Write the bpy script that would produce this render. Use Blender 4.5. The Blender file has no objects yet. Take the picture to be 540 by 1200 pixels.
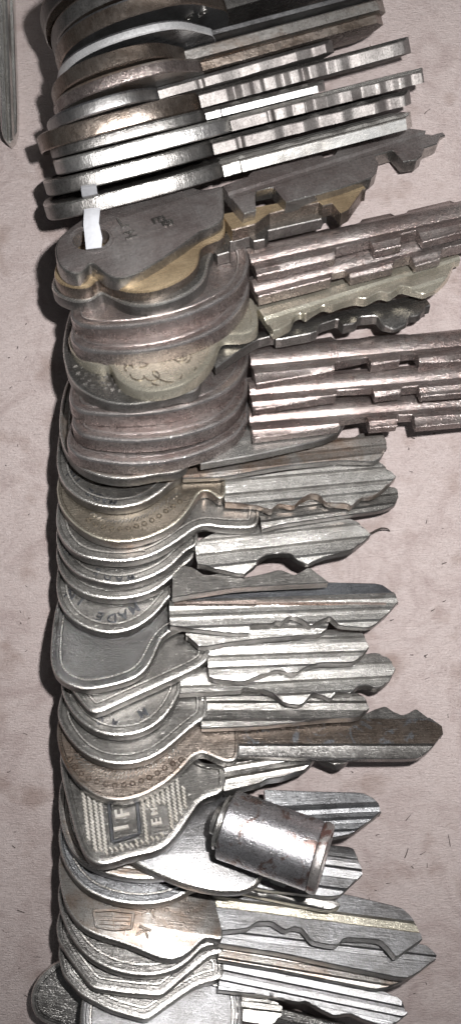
import bpy, bmesh, math, random
import numpy as np
from mathutils import Vector, Matrix
from mathutils.geometry import tessellate_polygon

# ---------------------------------------------------------------- frame
MM = 0.001
CAM = 130.0            # camera height over the board, mm
K = 0.125              # mm on the board per reference unit
random.seed(4)
scene = bpy.context.scene
COL = scene.collection

def ground(x, y):
    return ((x-270.0)*K, (600.0-y)*K)

def at(x, y, z):
    X, Y = ground(x, y); s = 1-z/CAM
    return Vector((X*s, Y*s, z))

# ---------------------------------------------------------------- materials
MATS = {}
def nodes(name):
    m = bpy.data.materials.new(name); m.use_nodes = True
    nt = m.node_tree; nt.nodes.clear()
    return m, nt, nt.nodes, nt.links

def metal(name, base, dark, tint=None, rough=(.28, .5), patch=.45, scratch=1.0, speck=.5, metallic=.92, pit=.5, spots=None, cross=0):
    m, nt, N, L = nodes(name)
    out = N.new('ShaderNodeOutputMaterial'); p = N.new('ShaderNodeBsdfPrincipled')
    L.new(p.outputs[0], out.inputs[0])
    tc = N.new('ShaderNodeTexCoord'); mp = N.new('ShaderNodeMapping')
    mp.inputs['Scale'].default_value = (1000, 1000, 1000)
    L.new(tc.outputs['Object'], mp.inputs[0])
    oi = N.new('ShaderNodeObjectInfo')
    off = N.new('ShaderNodeVectorMath'); off.operation = 'ADD'
    sc = N.new('ShaderNodeMath'); sc.operation = 'MULTIPLY'; sc.inputs[1].default_value = 97
    L.new(oi.outputs['Random'], sc.inputs[0])
    L.new(mp.outputs[0], off.inputs[0]); L.new(sc.outputs[0], off.inputs[1])
    def noise(scale, detail=4, rough_=.6, stretch=None, dist=0):
        n = N.new('ShaderNodeTexNoise'); n.inputs['Scale'].default_value = scale
        n.inputs['Detail'].default_value = detail; n.inputs['Roughness'].default_value = rough_
        n.inputs['Distortion'].default_value = dist
        if stretch:
            q = N.new('ShaderNodeMapping'); q.inputs['Scale'].default_value = stretch
            q.inputs['Rotation'].default_value = (0, 0, .06)
            L.new(off.outputs[0], q.inputs[0]); L.new(q.outputs[0], n.inputs['Vector'])
        else:
            L.new(off.outputs[0], n.inputs['Vector'])
        return n.outputs['Fac']
    def ramp(fac, a, b, ca=(0,0,0,1), cb=(1,1,1,1)):
        r = N.new('ShaderNodeValToRGB'); r.color_ramp.elements[0].position = a; r.color_ramp.elements[1].position = b
        r.color_ramp.elements[0].color = ca; r.color_ramp.elements[1].color = cb
        L.new(fac, r.inputs[0]); return r.outputs['Color']
    def mix(f, a, b, mode='MIX'):
        x = N.new('ShaderNodeMix'); x.data_type = 'RGBA'; x.blend_type = mode
        for s, v in ((0, f), (6, a), (7, b)):
            if hasattr(v, 'links') or isinstance(v, bpy.types.NodeSocket): L.new(v, x.inputs[s])
            else: x.inputs[s].default_value = v if s == 0 else (*v[:3], 1)
        return x.outputs[2]
    def math_(op, a, b):
        x = N.new('ShaderNodeMath'); x.operation = op
        for s, v in ((0, a), (1, b)):
            if isinstance(v, bpy.types.NodeSocket): L.new(v, x.inputs[s])
            else: x.inputs[s].default_value = v
        return x.outputs[0]
    big = noise(.16, 5, .65, dist=.6)
    mid = noise(.9, 6, .7)
    fine = noise(4.5, 3, .7)
    scr = noise(1.0, 4, .7, (.35, 9, 1))
    scr2 = noise(1.0, 3, .6, (7, .8, 1))
    c = mix(ramp(big, patch-.1, patch+.16), dark, base)
    if tint: c = mix(math_('MULTIPLY', ramp(mid, .5, .66), .8), c, tint)
    blot = noise(2.0, 5, .75, dist=.8)
    c = mix(math_('MULTIPLY', ramp(blot, .52, .68), .55*speck), c, tuple(v*.55 for v in dark))
    c = mix(math_('MULTIPLY', ramp(fine, .46, .62), speck), c, tuple(v*.35 for v in dark))
    lines = noise(1.0, 3, .6, (.12, 14, 1))
    c = mix(math_('MULTIPLY', ramp(lines, .56, .70), .28*scratch), c, tuple(v*.45 for v in dark))
    c = mix(math_('MULTIPLY', ramp(scr, .52, .7), .35*scratch), c, tuple(min(1, v*1.35) for v in base))
    if spots:
        c = mix(ramp(noise(.30, 6, .7, dist=1.0), .53, .58), c, spots)
    L.new(c, p.inputs['Base Color'])
    p.inputs['Metallic'].default_value = metallic
    r = N.new('ShaderNodeMapRange'); L.new(math_('ADD', math_('MULTIPLY', mid, .6), math_('MULTIPLY', scr, .4)), r.inputs[0])
    r.inputs[1].default_value = .3; r.inputs[2].default_value = .7; r.inputs[3].default_value = rough[0]*.8; r.inputs[4].default_value = rough[1]*.86
    L.new(r.outputs[0], p.inputs['Roughness'])
    h = math_('ADD', math_('MULTIPLY', scr, 1.0*scratch), math_('MULTIPLY', fine, 1.5*pit))
    h = math_('ADD', h, math_('MULTIPLY', mid, .5)); h = math_('ADD', h, math_('MULTIPLY', big, 1.6))
    h = math_('ADD', h, math_('MULTIPLY', scr2, (.15*scratch) if not cross else cross))
    h = math_('ADD', h, math_('MULTIPLY', blot, .6*pit))
    b = N.new('ShaderNodeBump'); b.inputs['Distance'].default_value = .00003; b.inputs['Strength'].default_value = 1
    L.new(h, b.inputs['Height']); L.new(b.outputs[0], p.inputs['Normal'])
    MATS[name] = m
    return m

metal('steel_bright', (.74,.725,.70), (.48,.465,.445), rough=(.20,.36), speck=.35, pit=.45)
metal('steel', (.45,.435,.415), (.22,.21,.20), rough=(.20,.36), speck=.5, pit=.6)
metal('steel_worn_glint', (.75,.73,.70), (.50,.47,.44), rough=(.24,.40), speck=.2, pit=.4)  # pale rim tone, wear with the glint put into the colour
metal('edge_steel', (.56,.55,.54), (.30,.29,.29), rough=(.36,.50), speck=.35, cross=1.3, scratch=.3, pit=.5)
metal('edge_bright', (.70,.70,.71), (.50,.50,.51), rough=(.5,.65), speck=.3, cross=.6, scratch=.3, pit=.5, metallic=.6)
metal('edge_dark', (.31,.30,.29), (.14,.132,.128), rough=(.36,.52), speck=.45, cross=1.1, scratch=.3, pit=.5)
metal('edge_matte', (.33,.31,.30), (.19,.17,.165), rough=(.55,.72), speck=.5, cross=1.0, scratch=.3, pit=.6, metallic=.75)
metal('nickel_edge', (.42,.37,.355), (.23,.185,.175), rough=(.24,.38), speck=.7, pit=1.6, metallic=.85)
metal('steel_cool', (.37,.375,.39), (.22,.22,.23), rough=(.26,.42), speck=.4, pit=.5)
metal('steel_dull', (.31,.31,.32), (.18,.175,.175), rough=(.32,.48), speck=.45, pit=.6)
metal('steel_stained', (.34,.325,.31), (.24,.165,.12), rough=(.28,.44), speck=.4, patch=.42, pit=.5, metallic=.8)
metal('steel_dark', (.34,.33,.32), (.17,.162,.156), rough=(.22,.40), speck=.35, patch=.5, pit=.5)
metal('blue_grey', (.15,.157,.17), (.09,.09,.098), rough=(.32,.46), speck=.5, patch=.5, pit=.9)
metal('pebbled', (.23,.228,.225), (.11,.108,.106), rough=(.20,.34), speck=.8, patch=.52, pit=2.4)
metal('gunmetal', (.32,.30,.295), (.20,.17,.165), rough=(.24,.40), speck=.4, patch=.5, scratch=.9, pit=.7, metallic=.7)
metal('worn_nickel', (.46,.415,.40), (.25,.20,.19), tint=(.32,.235,.215), rough=(.20,.36), speck=.85, patch=.47, pit=1.3, scratch=.8, metallic=.8)
metal('nickel_rim', (.72,.68,.67), (.48,.43,.42), rough=(.16,.30), speck=.3, pit=.8)
metal('brown_metal', (.37,.32,.285), (.22,.175,.145), rough=(.24,.42), speck=.3, patch=.5, pit=.4)
metal('brown_worn', (.20,.17,.15), (.145,.115,.095), rough=(.26,.40), speck=.35, patch=.5, pit=.4, spots=(.20,.205,.22))
metal('olive_metal', (.38,.34,.285), (.26,.22,.175), rough=(.22,.38), speck=.3, patch=.45, pit=.4)
metal('brass', (.58,.45,.29), (.38,.28,.175), rough=(.24,.42), speck=.3, patch=.45, pit=.4, metallic=.7)
metal('nickel_silver', (.68,.64,.54), (.50,.465,.38), rough=(.22,.38), speck=.3, patch=.45, pit=.5, metallic=.8)
metal('copper_strip', (.56,.46,.42), (.42,.33,.29), rough=(.26,.4), speck=.4, pit=.4)
metal('cap_metal', (.60,.59,.62), (.40,.38,.39), rough=(.26,.42), speck=.6, spots=(.26,.19,.175), pit=1.2, patch=.4, scratch=.6)
metal('knurl_metal', (.64,.61,.57), (.46,.42,.37), rough=(.38,.5), speck=.2, pit=.3, metallic=.55)
metal('rust', (.56,.53,.52), (.34,.29,.28), rough=(.3,.5), metallic=.85, speck=.5, pit=1.2, spots=(.24,.14,.125), patch=.4)

def board_mat():
    m, nt, N, L = nodes('kraft_board')
    out = N.new('ShaderNodeOutputMaterial'); p = N.new('ShaderNodeBsdfPrincipled'); L.new(p.outputs[0], out.inputs[0])
    tc = N.new('ShaderNodeTexCoord'); mp = N.new('ShaderNodeMapping'); mp.inputs['Scale'].default_value = (1000,)*3
    L.new(tc.outputs['Object'], mp.inputs[0])
    def noise(scale, detail, rough, stretch=None, rot=0, dist=0):
        n = N.new('ShaderNodeTexNoise'); n.inputs['Scale'].default_value = scale; n.inputs['Detail'].default_value = detail
        n.inputs['Roughness'].default_value = rough; n.inputs['Distortion'].default_value = dist
        if stretch:
            q = N.new('ShaderNodeMapping'); q.inputs['Scale'].default_value = stretch; q.inputs['Rotation'].default_value = (0,0,rot)
            L.new(mp.outputs[0], q.inputs[0]); L.new(q.outputs[0], n.inputs['Vector'])
        else: L.new(mp.outputs[0], n.inputs['Vector'])
        return n.outputs['Fac']
    def ramp(f, stops):
        r = N.new('ShaderNodeValToRGB'); e = r.color_ramp.elements
        e[0].position, e[0].color = stops[0][0], (*stops[0][1], 1); e[1].position, e[1].color = stops[1][0], (*stops[1][1], 1)
        for s in stops[2:]:
            x = e.new(s[0]); x.color = (*s[1], 1)
        L.new(f, r.inputs[0]); return r.outputs[0]
    def mix(f, a, b, fm=1):
        x = N.new('ShaderNodeMix'); x.data_type = 'RGBA'
        g = N.new('ShaderNodeMath'); g.operation = 'MULTIPLY'; g.inputs[1].default_value = fm; L.new(f, g.inputs[0]); L.new(g.outputs[0], x.inputs[0])
        for s, v in ((6, a), (7, b)):
            if isinstance(v, bpy.types.NodeSocket): L.new(v, x.inputs[s])
            else: x.inputs[s].default_value = (*v, 1)
        return x.outputs[2]
    big = noise(.035, 5, .6); mid = noise(.5, 6, .75, dist=.4)
    f1 = noise(1, 5, .7, (.9, 5, 1), .9, 1.2); f2 = noise(1, 5, .7, (1, 5.5, 1), -.7, 1.2); fine = noise(3.2, 3, .8)
    c = mix(big, (.42,.345,.335), (.55,.47,.455))
    c = mix(ramp(mid, [(.35,(0,0,0)), (.7,(1,1,1))]), c, (.56,.49,.48), .5)
    c = mix(ramp(f1, [(.55,(0,0,0)), (.72,(1,1,1))]), c, (.66,.60,.59), .5)
    c = mix(ramp(f2, [(.56,(0,0,0)), (.72,(1,1,1))]), c, (.27,.20,.18), .45)
    c = mix(ramp(fine, [(.52,(0,0,0)), (.7,(1,1,1))]), c, (.27,.20,.185), .42)
    st = noise(.16, 3, .5)
    c = mix(ramp(st, [(.56,(0,0,0)), (.74,(1,1,1))]), c, (.27,.195,.17), .75)
    st2 = noise(.09, 6, .7, dist=1.5)
    c = mix(ramp(st2, [(.5,(0,0,0)), (.7,(1,1,1))]), c, (.34,.265,.255), .7)
    sp = noise(.55, 2, .5, dist=.5)
    c = mix(ramp(sp, [(.765,(0,0,0)), (.80,(1,1,1))]), c, (.12,.08,.07), .8)
    L.new(c, p.inputs['Base Color']); p.inputs['Roughness'].default_value = .55; p.inputs['Specular IOR Level'].default_value = .35
    a = N.new('ShaderNodeMath'); a.operation = 'ADD'; L.new(f1, a.inputs[0]); L.new(f2, a.inputs[1])
    a2 = N.new('ShaderNodeMath'); a2.operation = 'ADD'; L.new(a.outputs[0], a2.inputs[0]); L.new(fine, a2.inputs[1])
    b = N.new('ShaderNodeBump'); b.inputs['Distance'].default_value = .0002; b.inputs['Strength'].default_value = 1
    L.new(a2.outputs[0], b.inputs['Height']); L.new(b.outputs[0], p.inputs['Normal'])
    MATS['board'] = m
board_mat()

def plain(name, col, rough=.7, spec=.3):
    m, nt, N, L = nodes(name)
    out = N.new('ShaderNodeOutputMaterial'); p = N.new('ShaderNodeBsdfPrincipled'); L.new(p.outputs[0], out.inputs[0])
    tc = N.new('ShaderNodeTexCoord'); n = N.new('ShaderNodeTexNoise'); n.inputs['Scale'].default_value = 1500; n.inputs['Detail'].default_value = 4
    L.new(tc.outputs['Object'], n.inputs['Vector'])
    r = N.new('ShaderNodeValToRGB'); r.color_ramp.elements[0].color = (*[c*.82 for c in col], 1); r.color_ramp.elements[1].color = (*col, 1)
    L.new(n.outputs['Fac'], r.inputs[0]); L.new(r.outputs[0], p.inputs['Base Color'])
    b = N.new('ShaderNodeBump'); b.inputs['Distance'].default_value = .00008; L.new(n.outputs['Fac'], b.inputs['Height']); L.new(b.outputs[0], p.inputs['Normal'])
    p.inputs['Roughness'].default_value = rough; p.inputs['Specular IOR Level'].default_value = spec
    MATS[name] = m
plain('white_tape', (.62,.63,.67), .6)
plain('dark_fibre', (.05,.04,.035), .8)

# ---------------------------------------------------------------- mesh helpers
def finish(name, bm, mat, parent=None, loc=None, sharp=35, smooth=True):
    bmesh.ops.remove_doubles(bm, verts=bm.verts, dist=.004*MM)
    bmesh.ops.dissolve_degenerate(bm, edges=bm.edges, dist=.002*MM)
    bmesh.ops.recalc_face_normals(bm, faces=bm.faces)
    me = bpy.data.meshes.new(name); bm.to_mesh(me); bm.free()
    if smooth:
        me.shade_smooth(); me.set_sharp_from_angle(angle=math.radians(sharp))
    for m in (mat if isinstance(mat, (list, tuple)) else [mat]):
        me.materials.append(MATS[m] if isinstance(m, str) else m)
    o = bpy.data.objects.new(name, me); COL.objects.link(o)
    if parent: o.parent = parent
    if loc is not None: o.location = loc
    return o

def tag(o, label, cat, group=None, kind=None):
    o['label'] = label
    if cat: o['category'] = cat
    if group: o['group'] = group
    if kind: o['kind'] = kind

def area(p): return .5*sum(p[i-1][0]*p[i][1]-p[i][0]*p[i-1][1] for i in range(len(p)))

def resample(p, d, closed=True):
    p = [np.array(q, float) for q in p]; q = p+[p[0]] if closed else p
    out = []
    for a, b in zip(q[:-1], q[1:]):
        n = max(1, int(round(np.linalg.norm(b-a)/d)))
        for i in range(n): out.append(a+(b-a)*i/n)
    if not closed: out.append(q[-1])
    return out

def catmull(p, n=6):
    p = [np.array(q, float) for q in p]; out = []
    N_ = len(p)
    for i in range(N_):
        a, b, c, d = p[i-1], p[i], p[(i+1) % N_], p[(i+2) % N_]
        for k in range(n):
            t = k/n
            out.append(.5*((2*b)+(c-a)*t+(2*a-5*b+4*c-d)*t*t+(3*b-a-3*c+d)*t**3))
    return out

def smooth_closed(p, it):
    p = np.array(p)
    for _ in range(it): p = .25*np.roll(p, 1, 0)+.5*p+.25*np.roll(p, -1, 0)
    return p

def inset(p, d):
    p = np.array(p); a = np.roll(p, 1, 0); b = np.roll(p, -1, 0)
    t = b-a; t /= np.maximum(1e-9, np.linalg.norm(t, axis=1))[:, None]
    n = np.stack([-t[:, 1], t[:, 0]], 1)      # CCW: inward normal
    q = p+n*d
    if d > .5: q = smooth_closed(q, int(d*6))
    return q

def plate(name, outline, t, mat, parent, bevel=.22, rim=0, recess=.35, holes=(), steps=0, edge=None, worn=None):
    """metal plate, front face at z=0, with rolled edge, raised border and drilled holes"""
    p = resample(outline, .45)
    if area(p) < 0: p = p[::-1]
    p = smooth_closed(p, 1)
    bm = bmesh.new()
    def loop(pts, z): return [bm.verts.new((x*MM, y*MM, z*MM)) for x, y in pts]
    loops = [loop(inset(p, .15), -t), loop(p, -t+.15), loop(p, -bevel), loop(inset(p, bevel*.3), -bevel*.3), loop(inset(p, bevel), 0)]
    z = 0
    if rim:
        q = inset(p, rim); r_ = inset(p, rim+.12)
        loops += [loop(q, 0), loop(r_, -recess)]; z = -recess
        if steps:
            a_ = rim+.12+steps; up_ = -recess+.14
            loops += [loop(inset(p, a_), -recess), loop(inset(p, a_+.1), up_), loop(inset(p, a_+.32), up_), loop(inset(p, a_+.44), -recess-.06)]; z = -recess-.06
    for A, B in zip(loops[:-1], loops[1:]):
        for i in range(len(A)):
            try:
                fc = bm.faces.new((A[i-1], A[i], B[i], B[i-1]))
                if edge and any(A is q for q in loops[:2]): fc.material_index = 1
                elif worn and (any(A is q for q in loops[2:4]) or (steps and A is loops[-3])): fc.material_index = 2  # bevel and ridge: edge wear plus a painted bright highlight line
            except ValueError: pass
    def cap(L_, zz, flip):
        hl = [loop([(cx+r*math.cos(a)*ax, cy+r*math.sin(a)) for a in [2*math.pi*i/28 for i in range(28)]], zz) for cx, cy, r, ax in holes]
        polys = [[v.co.copy() for v in L_]]+[[v.co.copy() for v in h] for h in hl]
        flat = list(L_)+[v for h in hl for v in h]
        for poly in polys:
            for v in poly: v.z = 0
        for tri in tessellate_polygon(polys):
            try: bm.faces.new([flat[i] for i in tri])
            except ValueError: pass
        return hl
    top = cap(loops[-1], z, False); bot = cap(loops[0], -t, True)
    for A, B in zip(top, bot):
        for i in range(len(A)): bm.faces.new((A[i-1], A[i], B[i], B[i-1]))
    return finish(name, bm, [mat, edge or mat]+([worn] if worn else []), parent, sharp=24)

PROF = {
 'saw': [(0,-.1),(.04,0),(.16,-.10),(.19,-.45),(.27,-.5),(.30,-.05),(.46,-.26),(.49,-.6),(.56,-.6),(.59,-.1),(.70,-.22),(.73,-.55),(.84,-.6),(.87,-.2),(1,-.4)],
 'saw2': [(0,-.5),(.10,-.45),(.13,-.04),(.24,0),(.27,-.35),(.33,-.4),(.36,-.03),(.52,-.22),(.55,-.6),(.64,-.62),(.67,-.12),(.78,-.12),(.81,-.5),(.9,-.6),(1,-.75)],
 'plain': [(0,-.08),(.12,0),(.52,0),(.56,-.3),(.78,-.36),(.82,-.6),(1,-.75)],
 'wide': [(0,0),(.34,-.02),(.37,-.45),(.50,-.5),(.54,0),(1,-.04)],
 'flat': [(0,0),(1,0)],
 'one': [(0,-.2),(.06,-.02),(.22,0),(.24,-.22),(.29,-.22),(.31,0),(.40,-.08),(.43,-.55),(.58,-.70),(.62,-.05),(.8,-.02),(.84,-.4),(1,-.5)],
 'two': [(0,-.2),(.14,0),(.16,-.02),(.20,-.5),(.30,-.65),(.36,-.5),(.38,0),(.54,0),(.58,-.5),(.70,-.62),(.74,-.1),(1,-.25)],
 'step': [(0,-.65),(.22,-.5),(.27,0),(.46,-.03),(.5,-.45),(.60,-.58),(.66,-.1),(.82,-.1),(.86,-.5),(1,-.68)],
 'stripes': [(0,-.30),(.33,-.42),(.35,-.1),(.40,-.02),(.44,-.4),(.52,-.5),(.55,-.05),(.62,-.02),(.66,-.45),(.72,-.5),(.75,-.1),(.84,-.1),(.87,-.5),(1,-.62)],
 'ridge': [(0,-.9),(.12,-.75),(.2,-.3),(.3,-.02),(.40,0),(.5,-.3),(.56,-.8),(.64,-.8),(.70,-.45),(.82,-.4),(.9,-.8),(1,-.9)],
 'brown': [(0,-.55),(.28,-.5),(.29,-.02),(.31,0),(.76,0),(.78,-.5),(.86,-.6),(1,-.6)],
 'round': [(0,-.9),(.1,-.45),(.25,-.1),(.4,0),(.6,-.02),(.75,-.25),(.9,-.6),(1,-1)],
 'ward': [(0,-.05),(.34,-.05),(.38,-.32),(.45,-.32),(.50,0),(1,0)],
}

def chaikin(q, n):
    q = [tuple(p) for p in q]
    for _ in range(n):
        r = [q[0]]
        for a, b in zip(q[:-1], q[1:]): r += [(a[0]*.86+b[0]*.14, a[1]*.86+b[1]*.14), (a[0]*.14+b[0]*.86, a[1]*.14+b[1]*.86)]
        q = r+[q[-1]]
    return q

def mono(pts):
    pts = [list(q) for q in pts]
    for i in range(1, len(pts)): pts[i][0] = max(pts[i][0], pts[i-1][0]+.03)
    return np.array(pts)

def blade(name, up, lo, t, mat, parent, prof='two', drop=.03, groove=1.0, bevel=.12, edge=None, bands=None):
    U, Lw = mono(up), mono(lo)
    u0 = max(U[0, 0], Lw[0, 0])-.25; u1 = max(U[-1, 0], Lw[-1, 0])
    us = sorted(set([round(x, 3) for x in list(np.arange(u0, u1, .4))+list(U[:, 0])+list(Lw[:, 0])+[u0, u1] if u0 <= x <= u1]))
    hi = np.interp(us, U[:, 0], U[:, 1]); lw = np.interp(us, Lw[:, 0], Lw[:, 1])
    vU, vL = max(hi), min(lw); pr = PROF[prof]
    fv = [vU+(vL-vU)*f for f, _ in pr]; hz = [h*groove for _, h in pr]
    def H(v):
        return float(np.interp(-v, [-a for a in fv], hz))-drop
    bm = bmesh.new(); rings = []
    for u, h, l in zip(us, hi, lw):
        if h-l < .02: h = l+.02
        b = min(bevel, (h-l)*.3)
        ring = [(h, H(h)-b)]
        for f in fv:
            v = min(max(f, l+b), h-b); ring.append((v, H(v)))
        ring += [(l, H(l)-b), (l, -t), (h, -t)]
        rings.append([bm.verts.new((u*MM, v*MM, z*MM)) for v, z in ring])
    for A, B in zip(rings[:-1], rings[1:]):
        for i in range(len(A)):
            fc = bm.faces.new((A[i-1], A[i], B[i], B[i-1]))
            if edge and (i < 2 or i > len(fv)): fc.material_index = 1
            elif bands and i-2 in bands: fc.material_index = 1+bool(edge)
    bm.faces.new(rings[0]); bm.faces.new(rings[-1][::-1])
    return finish(name, bm, [mat]+([edge] if edge else [])+([list(bands.values())[0]] if bands else []), parent, sharp=28)

GLYPH = {}
def glyph(ch):
    if ch in GLYPH: return GLYPH[ch]
    cu = bpy.data.curves.new('g', 'FONT'); cu.body = ch; cu.size = 1; cu.align_x = 'CENTER'; cu.align_y = 'CENTER'
    cu.extrude = .06; cu.bevel_depth = .012; cu.resolution_u = 3; cu.offset = .012
    o = bpy.data.objects.new('g', cu); COL.objects.link(o); bpy.context.view_layer.update()
    me = o.to_mesh(); vs = [tuple(v.co) for v in me.vertices]; fs = [tuple(p.vertices) for p in me.polygons]
    o.to_mesh_clear(); bpy.data.objects.remove(o); bpy.data.curves.remove(cu)
    GLYPH[ch] = (vs, fs); return GLYPH[ch]

def letters(name, items, mat, parent, z=0):
    """items: (char, (u,v), up angle in the plane, size mm, width factor)"""
    bm = bmesh.new()
    for ch, (cu, cv), ang, size, wf in items:
        vs, fs = glyph(ch); c, s = math.cos(ang-math.pi/2), math.sin(ang-math.pi/2)
        nv = []
        for x, y, q in vs:
            x *= size*wf; y *= size
            nv.append(bm.verts.new(((cu+x*c-y*s)*MM, (cv+x*s+y*c)*MM, (z+q*3.4)*MM)))
        for f in fs:
            try: bm.faces.new([nv[i] for i in f])
            except ValueError: pass
    return finish(name, bm, mat, parent, smooth=False)

def bars(name, segs, mat, parent, z=0, h=.22, w=.3):
    """raised straight strokes between local points"""
    bm = bmesh.new()
    for sg in segs:
        (ax, ay), (bx, by) = sg[0], sg[1]; ww = sg[2] if len(sg) > 2 else w
        d = Vector((bx-ax, by-ay, 0)); 
        if d.length < .05: continue
        d.normalize(); n = Vector((-d.y, d.x, 0))
        A, B = Vector((ax, ay, 0)), Vector((bx, by, 0)); vs = []
        for P in (A, B):
            for k, zz in ((-.5, -.15), (-.28, h), (.28, h), (.5, -.15)):
                q = P+n*(k*ww); vs.append(bm.verts.new((q.x*MM, q.y*MM, (z+zz)*MM)))
        for i in range(3): bm.faces.new((vs[i], vs[i+1], vs[i+5], vs[i+4]))
        bm.faces.new(vs[:4]); bm.faces.new(vs[4:][::-1]); bm.faces.new((vs[3], vs[0], vs[4], vs[7]))
    return finish(name, bm, mat, parent, smooth=False)

# ---------------------------------------------------------------- the leaning keys, traced outlines
# bow: lower arc from the leftmost point to the neck; top: (neck top x, y, arch height) or None when the outline is complete
KEYS = []
def key(**k):
    KEYS.append(k); return k

key(id='12', th=27, t=2.3, mat='gunmetal', bmat='gunmetal', prof='ward', full=True, bev=.22, curved=False, sm=4, edge='steel',
    bow=[(64,292),(68,280),(80,268),(94,258),(112,248),(135,240),(180,230),(229,218),(231,223),(246,221),(262,216),(263,257),(252,265),(236,271),(215,287),(190,304),(165,319),(150,325),(135,327),(122,321),(112,311),(106,306),(101,317),(92,322),(78,319),(68,310)],
    up=[(262,216),(290,206),(293,202),(300,198),(330,187),(375,180),(379,184),(392,180),(398,172),(430,160),(480,148),(500,146),(511,148),(515,152)],
    lo=[(262,257),(300,246),(299,229),(301,223),(320,219),(323,232),(328,237),(335,237),(400,220),(435,208),(441,202),(443,191),(440,189),(439,182),(460,176),(462,185),(466,191),(488,187),(494,182),(497,173),(512,168),(516,160)],
    hole=(107,280,1.9,1.3),
    label='dark grey warded key with white tape through its round hole', group=None)
key(id='13', th=33, t=2.3, mat='brass', bmat='brass', prof='flat', full=True, bev=.4, sm=4, edge='brown_metal',
    bow=[(63,318),(70,300),(90,285),(120,275),(180,262),(250,248),(262,250),(262,275),(240,285),(234,292),(233,303),(226,316),(205,330),(180,339),(155,341),(135,336),(120,328),(112,326),(106,334),(90,336),(74,332),(66,326)],
    up=[(262,250),(310,240),(395,225),(424,216)], lo=[(262,272),(300,262),(316,250),(345,243),(373,237),(378,241),(389,238),(391,247),(397,251),(408,246),(425,222)],
    label='brass key with a tan face directly beneath the taped dark key')
key(id='14', th=36, t=2.0, mat='steel', bmat='steel', prof='flat', full=True, bev=.35, sm=4,
    bow=[(60,332),(70,315),(100,300),(180,285),(240,275),(250,290),(245,305),(240,325),(225,340),(200,352),(170,358),(145,355),(128,346),(118,342),(108,350),(90,353),(74,348),(64,342)],
    up=[(240,280),(310,258),(380,246)], lo=[(240,318),(250,300),(268,295),(270,283),(292,277),(293,284),(310,280),(314,270),(376,256),(379,250)],
    label='grey steel key with square bits peeking out below the brass key')
key(id='15', th=38, t=2.4, mat='worn_nickel', bmat='worn_nickel', prof='ridge', bev=.38, rim=.6, rec=.16, sm=6, top=(286,292,60), steps=.5,
    bow=[(82,368),(88,378),(105,383),(150,382),(200,374),(245,358),(275,340),(288,322),(292,306),(290,292)],
    up=[(288,286),(384,261),(386,266),(420,257),(424,250),(457,243),(461,250),(474,247),(478,240),(527,228),(531,234),(570,224)],
    lo=[(288,320),(300,317),(392,296),(394,287),(432,277),(435,289),(470,281),(469,271),(488,266),(492,278),(570,258)], tabs=True,
    label='tarnished oval bow key with long raised wings, uppermost of the pinkish ones')
key(id='16', th=38, t=2.4, mat='worn_nickel', bmat='worn_nickel', prof='ridge', bev=.38, rim=.6, rec=.16, sm=6, top=(290,322,60), steps=.5,
    bow=[(82,392),(88,404),(105,411),(150,413),(200,406),(245,390),(272,372),(288,350),(292,336),(291,322)],
    up=[(290,318),(400,292),(480,272),(570,250)], lo=[(290,350),(300,345),(387,323),(389,314),(404,311),(408,321),(460,308),(463,300),(480,296),(484,306),(516,297),(519,288),(570,276)],
    label='tarnished oval bow key just above the engraved pale key')
key(id='17', th=36, t=1.9, mat='nickel_silver', bmat='nickel_silver', prof='step', full=True, bev=.35, rim=.9, rec=.15, sm=3,
    bow=[(80,398),(84,385),(110,360),(160,335),(210,325),(250,330),(285,345),(298,352),(302,382),(285,392),(262,392),(256,400),(250,418),(238,435),(220,448),(195,457),(170,459),(148,452),(134,440),(128,426),(112,428),(95,420),(84,410)],
    up=[(298,352),(330,341),(430,315),(500,298),(528,290),(533,296)], lo=[(300,392),(325,386),(340,378),(345,366),(352,363),(358,367),(366,361),(378,354),(388,356),(400,351),(416,347),(428,349),(445,340),(456,343),(470,333),(485,337),(497,340),(513,333),(526,320),(533,303)],
    label='pale nickel silver key with engraved scrollwork on its round bow')
key(id='18', th=36, t=1.9, mat='steel_dark', bmat='steel_dark', prof='round', bev=.2, rim=.7, rec=.15, sm=5, top=(240,410,75),
    bow=[(74,402),(76,425),(84,445),(100,460),(122,470),(150,474),(180,470),(205,462),(235,450)],
    up=[(240,402),(300,384),(400,358),(470,347),(488,345),(497,348)], lo=[(235,440),(300,398),(320,393),(324,398),(370,389),(374,380),(396,373),(400,381),(417,378),(420,371),(441,369),(447,377),(462,380),(477,374),(480,368),(492,366),(499,358)],
    label='dark steel key with stamped dashes, its round bow behind the engraved pale key')
key(id='19', th=40, t=2.3, mat='worn_nickel', bmat='worn_nickel', prof='ridge', bev=.38, rim=.6, rec=.16, sm=6, top=(291,405,60), steps=.5,
    bow=[(81,462),(84,475),(98,483),(150,486),(205,480),(250,466),(276,450),(288,432),(292,418),(291,405)],
    up=[(290,400),(330,397),(388,388),(395,394),(420,394),(426,391),(433,388),(470,388),(480,390),(570,380)], lo=[(290,448),(300,444),(392,429),(394,421),(431,413),(434,424),(469,419),(471,411),(487,409),(491,420),(570,415)],
    label='tarnished oval bow key just below the dark round bow, topmost of three alike', sim=1)
key(id='20', th=41, t=2.3, mat='worn_nickel', bmat='worn_nickel', prof='ridge', bev=.38, rim=.6, rec=.16, sm=6, top=(290,440,60), steps=.5,
    bow=[(84,492),(88,504),(102,512),(150,517),(200,513),(248,500),(275,484),(288,465),(291,452),(290,440)],
    up=[(290,436),(400,428),(570,416)], lo=[(290,478),(300,474),(394,460),(396,452),(436,450),(438,460),(470,456),(472,451),(490,449),(493,459),(570,452)],
    label='middle one of the three adjoining tarnished oval bow keys')
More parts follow.
